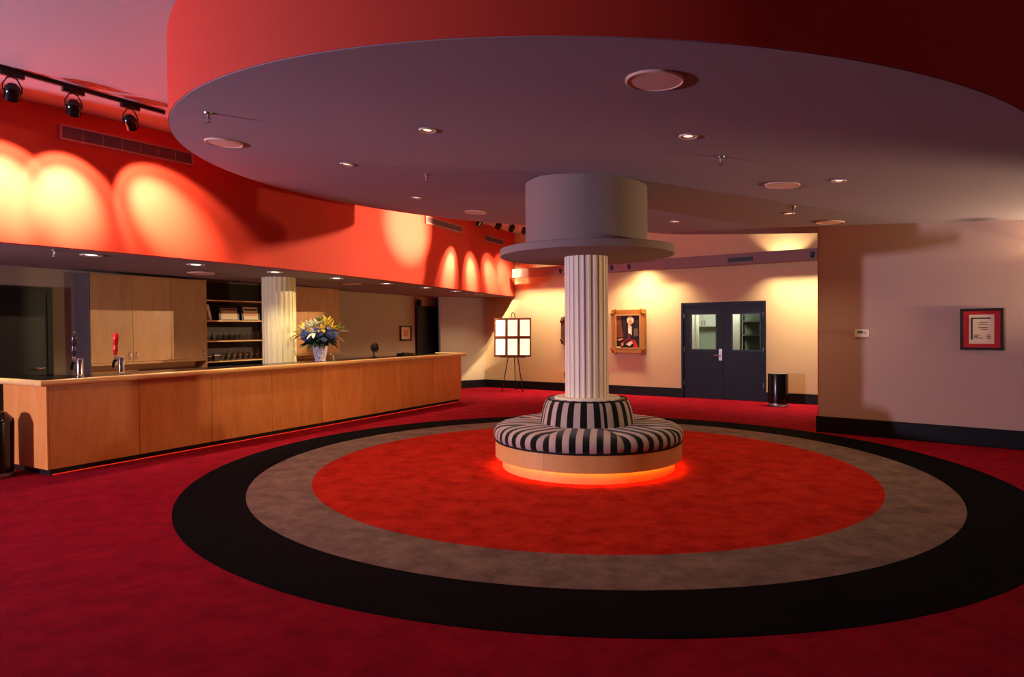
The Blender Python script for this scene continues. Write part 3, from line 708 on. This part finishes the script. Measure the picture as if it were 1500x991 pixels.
# track lights
def track(p0, p1, lab):
    a = Vector((*p0, HI)); b = Vector((*p1, HI)); d = b-a; t = thing('light_track', lab, 'light track', a, math.atan2(d.y, d.x)); L_ = d.length
    MB().box(0, L_, -0.018, 0.018, -0.035, 0).build('rail', 'black', t)
    MB().box(-0.02, 0, -0.02, 0.02, -0.037, 0).box(L_, L_+0.02, -0.02, 0.02, -0.037, 0).build('end_cap', 'black', t)
def head(x, y, rz, tgt, lab, watts, cone, blend, colr=WARM, rad=0.03, core=6.0, drop=0.0):
    t = thing('track_spotlight', lab, 'spotlight', (x, y, HI-0.035), rz, group='track spotlights')
    MB().box(-0.10, 0.10, -0.022, 0.022, -0.045, 0).build('adapter', 'black', t, bevel=0.004)
    hz = -0.045-0.14-drop
    if drop: MB().tube([(0, 0, -0.04), (0, 0, hz+0.14)], 0.008, 8).build('stem', 'black', t)
    MB().tube([(-0.078, 0, hz), (-0.078, 0, hz+0.06), (-0.04, 0, hz+0.128), (0, 0, hz+0.14), (0.04, 0, hz+0.128), (0.078, 0, hz+0.06), (0.078, 0, hz)], 0.007, 6).build('yoke', 'black', t)
    bpy.context.view_layer.update()
    c = Vector((x, y, HI-0.035+hz)); q = (Vector(tgt)-c).to_track_quat('-Z', 'Y')
    hb = MB().lathe([(0.001, 0.085), (0.035, 0.078), (0.060, 0.05), (0.070, 0.01), (0.064, -0.03), (0.068, -0.055), (0.068, -0.072), (0.056, -0.072), (0.050, -0.05), (0.001, -0.045)], 24).build('head', 'black_gloss', t, smooth=True)
    hb.rotation_mode = 'QUATERNION'; hb.rotation_quaternion = Matrix.Rotation(-rz, 4, 'Z').to_quaternion() @ q; hb.location = (0, 0, hz)
    MB().lathe([(0.001, -0.046), (0.050, -0.0505)], 20).build('bulb', 'lens', hb)
    dirv = (Vector(tgt)-c).normalized()
    lamp('spot_beam', 'SPOT', c + dirv*0.08, tgt, watts, colr, t, spot_size=math.radians(cone), spot_blend=blend, shadow_soft_size=rad)
    if core: lamp('spot_core', 'SPOT', c + dirv*0.08, tgt, watts*core, colr, t, spot_size=math.radians(cone*0.72), spot_blend=1.0, shadow_soft_size=rad)
track((-6.0, 4.35), (-3.975, 7.52), 'black light track on the high ceiling above the near end of the bar')
ang = math.atan2(3.17, 2.025)
def onsof(y, z, d=0): return (sof(y), y, z)
for (x, y), ty, lab in [((-4.76, 6.29), 6.95, 'black track spotlight leftmost on the near track'), ((-4.475, 6.74), 7.42, 'black track spotlight in the middle of the near track'), ((-4.17, 7.215), 8.28, 'black track spotlight at the right end of the near track')]:
    head(x, y, ang, onsof(ty, 3.10), lab, 260, 56, 0.3)
track((-1.15, 13.75), (0.75, 15.85), 'black light track on the high ceiling behind the disc beside the drum')
a2 = math.atan2(2.1, 1.9)
for (x, y), ty, lab in [((-0.69, 14.26), 14.2, 'lit track spotlight nearest the disc edge left of the drum'), ((-0.28, 14.71), 15.15, 'black track spotlight second from the left beside the drum'),
                        ((0.02, 15.04), 16.1, 'black track spotlight third from the left beside the drum'), ((0.32, 15.375), 16.85, 'black track spotlight partly hidden by the drum')]:
    head(x, y, a2, onsof(ty, 2.85), lab, 200, 44, 0.35, WARM, 0.03, 9.0)
track((1.4, 12.22), (3.4, 12.22), 'black light track hidden behind the disc')
head(2.4, 12.22, 0, (-2.1, 11.75, 3.15), 'track spotlight hidden behind the disc aimed at the red wall', 1700, 44, 0.25, WARM, 0.02, 0, 0.40)
lamp('spot_core', 'SPOT', (2.3, 12.22, 3.53), onsof(12.75, 3.62), 9000, WARM, None, spot_size=math.radians(24), spot_blend=0.9, shadow_soft_size=0.02)

# vents on the red soffit
def vent(y0, y1, z0, z1, nsec, lab):
    p0 = Vector((sof(y0), y0)); p1 = Vector((sof(y1), y1)); d = p1-p0; L_ = d.length
    t = thing('air_vent', lab, 'vent', (p0.x, p0.y, 0), math.atan2(d.y, d.x), group='vents on the red wall')
    f0 = -0.035
    MB().box(0, L_, f0, 0.03, z0, z0+0.022).box(0, L_, f0, 0.03, z1-0.022, z1).box(0, 0.022, f0, 0.03, z0+0.022, z1-0.022).box(L_-0.022, L_, f0, 0.03, z0+0.022, z1-0.022).build('frame', 'vent', t)
    wd_ = (L_-0.044)/nsec
    for k in range(nsec):
        MB().box(0.022+k*wd_+0.004, 0.022+(k+1)*wd_-0.004, f0+0.016, 0.02, z0+0.022, z1-0.022).build('grille_section', 'vent_in', t)
        if k: MB().box(0.022+k*wd_-0.004, 0.022+k*wd_+0.004, f0+0.010, 0.02, z0+0.022, z1-0.022).build('mullion', 'vent', t)
vent(7.37, 8.62, 3.76, 3.935, 7, 'long grilled air vent high on the red wall above the bar cabinets')
vent(13.27, 14.72, 3.74, 3.895, 5, 'air vent beside the brightest light patch on the red wall')
vent(15.80, 16.75, 3.71, 3.86, 3, 'farthest air vent high on the red wall beside the drum')

# wall-wash lamps lying behind the valance
for s_, o_, z_, wt, tz, cone, bl in ((3.2, -0.46, 2.97, 140, 1.2, 150, 1.0),):
    lamp('valance_lamp', 'SPOT', FAR.at(s_, o_, z_), FAR.at(s_-0.05, 0.0, tz), wt, WARM2, va, spot_size=math.radians(cone), spot_blend=bl, shadow_soft_size=0.04)
for s_, wt, ln in ((0.75, 56, 2.2), (3.3, 34, 1.6), (6.75, 56, 1.7)):
    o = lamp('valance_tube', 'AREA', FAR.at(s_, -0.40, 2.93), FAR.at(s_, 0.05, 1.3), wt, (1.0, 0.78, 0.48), va, shape='RECTANGLE', size=ln, size_y=0.06, spread=math.radians(100))
    o.rotation_euler = (Matrix.Rotation(FAR.rz, 4, 'Z') @ Matrix.Rotation(math.radians(4), 4, 'X')).to_euler()
for s_, wt in ((0.4, 6), (6.25, 36)):
    lamp('valance_uplight', 'SPOT', FAR.at(s_, -0.40, 3.03), FAR.at(s_, 0.02, 3.55), wt, WARM, va, spot_size=math.radians(108), spot_blend=0.4, shadow_soft_size=0.03)
# unseen wall lamp with uplight, added at the right to warm the ceiling
wl = RW.root('added_wall_lamp', 'added unseen wall lamp on the right wall beyond the framed certificate', 'wall lamp', 3.1, 0.0, 2.38)
MB().box(-0.05, 0.05, -0.02, 0, -0.09, 0.09).build('back_plate', 'steel', wl, bevel=0.004)
MB().tube([(0, -0.02, 0), (0, -0.14, -0.02), (0, -0.2, 0.0)], 0.01, 8).build('arm', 'steel', wl)
MB().lathe([(0.03, 0.0), (0.10, 0.03), (0.096, 0.032), (0.026, 0.004)], 20, 0, -0.2).build('shade', 'steel', wl)
lamp('added_wall_uplight', 'SPOT', RW.at(3.1, -0.2, 2.41), RW.at(2.85, -0.45, 3.0), 40, WARM2, wl, spot_size=math.radians(165), spot_blend=0.3, shadow_soft_size=0.02)

# ------------------------------------------------------------------ far wall: double doors and the room behind
d = FAR.root('door_1'); d['kind'] = 'structure'; tag(d, 'dark navy double doors with glazed panels in the far wall', 'door')
MB().box(D0, D0+0.05, -0.02, 0.16, 0, DH).box(D1-0.05, D1, -0.02, 0.16, 0, DH).box(D0+0.05, D1-0.05, -0.02, 0.16, DH-0.05, DH).build('frame', 'door', d)
mid = 4.945
def leaf(x0, x1, wx0, wx1, z0, z1):
    l = MB().box(x0, wx0, 0.02, 0.065, 0.01, DH-0.052).box(wx1, x1, 0.02, 0.065, 0.01, DH-0.052).box(wx0, wx1, 0.02, 0.065, 0.01, z0).box(wx0, wx1, 0.02, 0.065, z1, DH-0.052).build('leaf', 'door', d)
    MB().box(wx0-0.02, wx0+0.012, 0.010, 0.02, z0-0.02, z1+0.02).box(wx1-0.012, wx1+0.02, 0.010, 0.02, z0-0.02, z1+0.02).box(wx0+0.012, wx1-0.012, 0.010, 0.02, z1-0.012, z1+0.02).box(wx0+0.012, wx1-0.012, 0.010, 0.02, z0-0.02, z0+0.012).build('glazing_bead', 'black', l)
    MB().box(wx0, wx1, 0.038, 0.044, z0, z1).build('pane', 'pane', l)
    return l
l1 = leaf(D0+0.052, mid-0.003, 4.245, 4.80, 1.09, 1.88)
l2 = leaf(mid+0.003, D1-0.052, 5.145, 5.73, 1.085, 1.875)
MB().box(4.855, 4.925, 0.008, 0.02, 0.86, 1.11).build('lock_plate', 'steel', l1)
MB().tube([(4.89, 0.01, 0.97), (4.89, -0.045, 0.97), (4.76, -0.05, 0.97)], 0.011, 8).build('lever', 'steel', l1, smooth=True)
for l, x in ((l1, D0+0.05), (l2, D1-0.05)):
    for z in (0.3, 1.05, 1.8): MB().box(x-0.012, x+0.012, 0.002, 0.02, z, z+0.1).build('hinge', 'steel', l)
rm = MB().box(1.6, 7.4, 2.6, 2.7, 0, 2.7).box(1.5, 1.6, 0.16, 2.7, 0, 2.7).box(7.4, 7.5, 0.16, 2.7, 0, 2.7).box(1.5, 7.5, 0.16, 2.7, 2.6, 2.7).build('wall_pantry', 'cabinet_white')
struct(put(rm, FAR), 'white walls of the service room behind the doors', 'wall')
k = FAR.root('wall_cabinet', 'white wall cabinet seen through the left door pane', 'cabinet')
MB().box(3.55, 4.55, 2.25, 2.595, 1.60, 2.3).build('body', 'cabinet_white', k)
for q in range(4):
    dr = MB().box(3.554+q*0.25, 3.796+q*0.25, 2.23, 2.25, 1.605, 2.295).build('door', 'cabinet_white', k); MB().box(3.75+q*0.25-0.17*(q % 2), 3.765+q*0.25-0.17*(q % 2), 2.205, 2.23, 1.64, 1.76).build('handle', 'steel', dr)
k = FAR.root('back_splash', 'grey green wall panel under the white wall cabinet', 'panel')
MB().box(3.0, 4.6, 2.58, 2.598, 0.9, 1.59).build('sheet', 'splash', k); MB().box(3.0, 4.6, 2.2, 2.59, 0.86, 0.9).build('ledge', 'cabinet_white', k)
k = FAR.root('open_door', 'white door standing open behind the left door pane', 'door')
MB().box(3.80, 4.06, 0.9, 0.95, 0, 2.1).build('leaf', 'cabinet_white', k); MB().box(4.06, 4.10, 0.86, 0.97, 0, 2.1).build('edge_post', 'white', k)
k = FAR.root('white_partition', 'white partition seen at the left of the right door pane', 'partition')
MB().box(4.78, 5.10, 0.8, 0.84, 0, 2.2).build('panel', 'cabinet_white', k); MB().box(5.10, 5.13, 0.78, 0.86, 0, 2.2).build('post', 'steel', k)
k = FAR.root('storage_rack', 'dark storage rack seen through the right door pane', 'rack')
for x in (4.95, 5.75):
    for y in (1.2, 1.57): MB().box(x, x+0.03, y, y+0.03, 0, 2.1).build('post', 'black', k)
for z in (0.5, 0.95, 1.38, 1.70): MB().box(4.95, 5.78, 1.2, 1.6, z, z+0.03).build('shelf', 'steel', k)
MB().box(4.95, 5.78, 1.6, 1.61, 0.2, 2.1).build('back_sheet', 'rack_green', k)
lamp('pantry_light', 'POINT', FAR.at(4.5, 0.55, 2.35), FAR.at(5, 1, 0), 55, (0.93, 1.0, 0.86), None, shadow_soft_size=0.15)

# bin beside the doors
b = thing('litter_bin', 'black cylindrical litter bin with steel foot beside the double doors', 'bin', (5.33, 13.10, 0))
MB().lathe([(0.15, 0.06), (0.19, 0.065), (0.19, 0.64), (0.185, 0.655), (0.15, 0.65), (0.14, 0.50)], 32).build('body', 'black_gloss', b, smooth=True)
MB().lathe([(0.001, 0.655), (0.09, 0.66), (0.13, 0.652), (0.185, 0.655)], 32).build('lid', 'steel', b, smooth=True)
MB().lathe([(0.001, 0), (0.195, 0), (0.20, 0.008), (0.20, 0.022), (0.185, 0.03), (0.18, 0.065), (0.001, 0.066)], 32).build('foot', 'steel', b, smooth=True)

# portrait in a gilt frame
def gilt(name, lab, s0, s1, z0, z1, m1, m2, content):
    g = FAR.root(name, lab, 'painting', (s0+s1)/2, -0.05, (z0+z1)/2)
    W, H = (s1-s0)/2, (z1-z0)/2; fw = 0.115
    for nm, ax in (('top', 1), ('bottom', -1)):
        poly = [(-W, ax*H), (W, ax*H), (W-fw, ax*(H-fw)), (-W+fw, ax*(H-fw))]
        MB().xprism(poly, -0.03, 0.045).build('frame_rail', m1, g, bevel=0.012)
    for ax in (-1, 1):
        poly = [(ax*W, -H), (ax*W, H), (ax*(W-fw), H-fw), (ax*(W-fw), -H+fw)]
        MB().xprism(poly, -0.03, 0.045).build('frame_stile', m1, g, bevel=0.012)
    for sx in (-1, 1):
        for sz in (-1, 1):
            mb = MB()
            for q in range(5):
                a = q/4*math.pi/2; c = (sx*(W-0.01-0.10*math.sin(a)*0.9), sz*(H-0.01-0.10*math.cos(a)*0.9))
                mb.lathe([(0.001, -0.06), (0.030, -0.05), (0.036, -0.03)], 10)
                base_ = len(mb.v)-30
                for i in range(base_, len(mb.v)):
                    x, y, z = mb.v[i]; mb.v[i] = (c[0]+x, z, c[1]+y)
            mb.build('corner_ornament', m1, g, smooth=True)
    for ax in ((-W+fw-0.01, W-fw+0.01, H-fw-0.02, H-fw), (-W+fw-0.01, W-fw+0.01, -H+fw, -H+fw+0.02)):
        MB().box(ax[0], ax[1], -0.036, -0.02, ax[2], ax[3]).build('slip', m2, g)
    for ax in (-1, 1): MB().box(min(ax*(W-fw), ax*(W-fw-0.02)), max(ax*(W-fw), ax*(W-fw-0.02)), -0.036, -0.02, -H+fw, H-fw).build('slip', m2, g)
    MB().box(-W+fw-0.02, W-fw+0.02, 0.0, 0.012, -H+fw-0.02, H-fw+0.02).build('canvas', 'canvas', g)
    for i, (poly, m_) in enumerate(content):
        MB().xprism([(x*(W-fw), z*(H-fw)) for x, z in poly], -0.002-0.0012*i, 0.0).build('painted_shape', m_, g)
    return g
def ellp(cx, cz, rx, rz, n=14): return [(cx+rx*math.cos(2*math.pi*i/n), cz+rz*math.sin(2*math.pi*i/n)) for i in range(n)]
content = [([(-1, 0.9), (-0.62, 1), (-0.55, 0.2), (-0.4, -0.3), (-0.95, -0.35)], 'p_drape'),
           ([(-0.1, 0.55), (0.35, 0.62), (0.75, 0.3), (0.97, -0.6), (0.97, -1), (-0.55, -1), (-0.45, -0.55), (-0.1, -0.1)], 'p_black'),
           ([(0.42, 0.15), (0.72, 0.2), (0.8, -0.25), (0.45, -0.3)], 'p_grey'),
           ([(-0.02, 0.33), (0.26, 0.33), (0.27, -0.2), (0.0, -0.22)], 'p_white'),
           ([(0.02, -0.1), (0.22, -0.15), (0.15, -0.5), (-0.35, -0.72), (-0.5, -0.6), (-0.1, -0.4)], 'p_maroon'),
           ([(0.2, -0.45), (0.55, -0.5), (0.85, -1), (0.35, -1), (0.45, -0.7), (0.2, -0.62)], 'p_red'),
           ([(-0.2, -0.75), (0.2, -0.55), (0.38, -0.68), (0.1, -0.85)], 'p_wig'),
           ([(-0.98, -0.5), (-0.55, -0.38), (-0.4, -0.45), (-0.7, -0.55)], 'p_skin'),
           ([(-0.95, -0.9), (-0.65, -0.88), (-0.65, -1), (-0.95, -1)], 'p_wig'),
           ([(-0.6, -0.7), (-0.4, -0.62), (-0.4, -0.8), (-0.55, -0.88)], 'p_skin'),
           (ellp(0.17, 0.66, 0.27, 0.24), 'p_wig'), (ellp(0.17, 0.56, 0.15, 0.17), 'p_skin'), (ellp(0.08, 0.36, 0.08, 0.09), 'p_wig')]
g = gilt('portrait_painting', 'gilt framed portrait of a seated man in white wig and red robe', 2.31, 3.172, 0.985, 2.02, 'gold', 'gold_light', content)
for s in (-1, 1):
    MB().tube([(s*0.28, -0.0, 0.49), (0.0, 0.03, 0.95)], 0.0025, 5).build('hanging_wire', 'steel', g)
gilt('dark_painting', 'dark carved picture frame mostly hidden behind the central column', 0.91, 1.72, 1.20, 1.87, 'gold_dark', 'frame_dark', [([(-0.8, -0.8), (0.6, -0.7), (0.2, 0.6), (-0.6, 0.5)], 'p_drape')])
o = FAR.root('wall_outlet', 'small wall outlet plate beside the column above the baseboard', 'outlet', 0.985, -0.008, 0.43)
MB().box(-0.035, 0.035, 0, 0.008, -0.057, 0.057).build('plate', 'steel', o, bevel=0.002)
for z in (-0.025, 0.025): MB().box(-0.015, 0.015, -0.002, 0, z-0.012, z+0.012).build('socket', 'ink', o)
# small black fittings on the valance
for s, lab in ((1.178, 'small black clamp on the valance left of the column'), (2.549, 'small black clamp on the valance right of the column'), (2.978, 'small black clamp on the valance above the portrait'), (6.84, 'small black box on the valance near the right wall')):
    c = FAR.root('valance_clamp', lab, 'fitting', s, -0.53, 3.0)
    MB().box(-0.03, 0.03, -0.03, 0, -0.03, 0.045).build('body', 'black', c, bevel=0.004)
    MB().lathe([(0.001, -0.07), (0.022, -0.07), (0.026, -0.03), (0.001, -0.03)], 12, 0, -0.015).build('nozzle', 'black', c)
c = FAR.root('valance_slot', 'black slot grille on the valance above the double doors', 'vent', 5.465, -0.53, 2.988)
MB().box(-0.25, 0.25, -0.012, 0, -0.045, 0.045).build('plate', 'black', c); 
for q in range(3): MB().box(-0.23, 0.23, -0.018, -0.012, -0.03+q*0.025, -0.022+q*0.025).build('slat', 'base', c)

# easel with menu board
e = thing('display_easel', 'thin dark tripod easel in front of the far wall', 'easel', (0.0, 16.55, 0), math.radians(-12))
MB().tube([(-0.27, 0.0, 0.012), (-0.10, 0.10, 1.0), (-0.055, 0.13, 1.75)], 0.012, 8).build('leg', 'frame_dark', e)
MB().tube([(0.27, 0.0, 0.012), (0.10, 0.10, 1.0), (0.055, 0.13, 1.75)], 0.012, 8).build('leg', 'frame_dark', e)
MB().tube([(0.0, 0.40, 0.012), (0.0, 0.26, 1.0), (0.0, 0.15, 1.80)], 0.012, 8).build('leg', 'frame_dark', e)
MB().tube([(-0.055, 0.13, 1.74), (-0.05, 0.14, 1.90), (-0.03, 0.145, 1.98), (0.0, 0.147, 2.01), (0.03, 0.145, 1.98), (0.05, 0.14, 1.90), (0.055, 0.13, 1.74)], 0.010, 8).build('top_loop', 'frame_dark', e)
MB().box(-0.33, 0.33, 0.0, 0.12, 0.86, 0.88).build('tray', 'frame_dark', e)
for x in (-0.27, 0.27): MB().lathe([(0.001, 0), (0.02, 0), (0.018, 0.03), (0.001, 0.03)], 10, x, 0).build('foot', 'black', e)
bd = thing('menu_board', 'board of six bright glowing pages on the easel', 'sign board', (0.0, 16.55, 0.88), math.radians(-12))
BWd, BH = 0.475, 0.985
bd.rotation_euler = (math.radians(-3), 0, math.radians(-12))
MB().box(-BWd, BWd, 0.05, 0.075, 0, BH).build('backing', 'frame_brown', bd)
xsb = [-BWd, -BWd+2*BWd/3, BWd-2*BWd/3, BWd]
for q in range(4):
    x = xsb[q]; MB().box(max(-BWd, x-0.028), min(BWd, x+0.028), 0.03, 0.05, 0, BH).build('frame_stile', 'frame_brown', bd)
for z0, z1 in ((0, 0.04), (BH/2-0.03, BH/2+0.03), (BH-0.04, BH)):
    MB().box(-BWd, BWd, 0.026, 0.05, z0, z1).build('frame_rail', 'frame_brown', bd)
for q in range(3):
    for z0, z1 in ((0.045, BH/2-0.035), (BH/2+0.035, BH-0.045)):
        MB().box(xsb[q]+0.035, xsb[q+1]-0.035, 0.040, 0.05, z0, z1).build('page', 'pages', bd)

# right wall: thermostat and framed certificate
t = RW.root('thermostat', 'small cream thermostat on the right wall', 'thermostat', 0.59, -0.03, 1.486)
MB().box(-0.092, 0.092, 0, 0.03, -0.058, 0.058).build('housing', 'white', t, bevel=0.012)
MB().box(-0.05, 0.02, -0.003, 0, 0.0, 0.035).build('display', 'p_grey', t)
MB().box(0.04, 0.06, -0.004, 0, -0.01, 0.02).build('button', 'bud', t)
g = RW.root('framed_certificate', 'black framed certificate with red mat on the right wall', 'picture frame', 2.005, -0.03, 1.538)
W, H, q = 0.232, 0.272, 0.034
for poly in ([(-W, H), (W, H), (W-q, H-q), (-W+q, H-q)], [(-W, -H), (W, -H), (W-q, -H+q), (-W+q, -H+q)]): MB().xprism(poly, -0.01, 0.03).build('frame_rail', 'frame_dark', g, bevel=0.004)
for ax in (-1, 1): MB().xprism([(ax*W, -H), (ax*W, H), (ax*(W-q), H-q), (ax*(W-q), -H+q)], -0.01, 0.03).build('frame_stile', 'frame_dark', g, bevel=0.004)
MB().box(-W+q, W-q, 0.006, 0.02, -H+q, H-q).build('mat', 'mat_red', g)
pg = MB().box(-0.135, 0.135, 0.003, 0.006, -0.19, 0.19).build('page', 'paper', g)
for x0, x1, z0, z1 in ((-0.112, 0.098, 0.135, 0.152), (-0.112, -0.094, -0.135, 0.135)): MB().box(x0, x1, 0.001, 0.003, z0, z1).build('border_bar', 'frame_dark', pg)
for x0, x1, z in ((-0.02, 0.06, 0.085), (-0.035, 0.065, 0.062), (-0.035, 0.07, 0.02), (0.0, 0.06, -0.003), (-0.08, -0.02, -0.075), (-0.08, -0.04, -0.095), (-0.08, 0.015, -0.115), (0.055, 0.095, -0.075), (0.055, 0.095, -0.097), (0.055, 0.095, -0.118)):
    MB().box(x0, x1, 0.0015, 0.003, z-0.005, z+0.005).build('text_line', 'p_grey', pg)
bpy.context.view_layer.update()
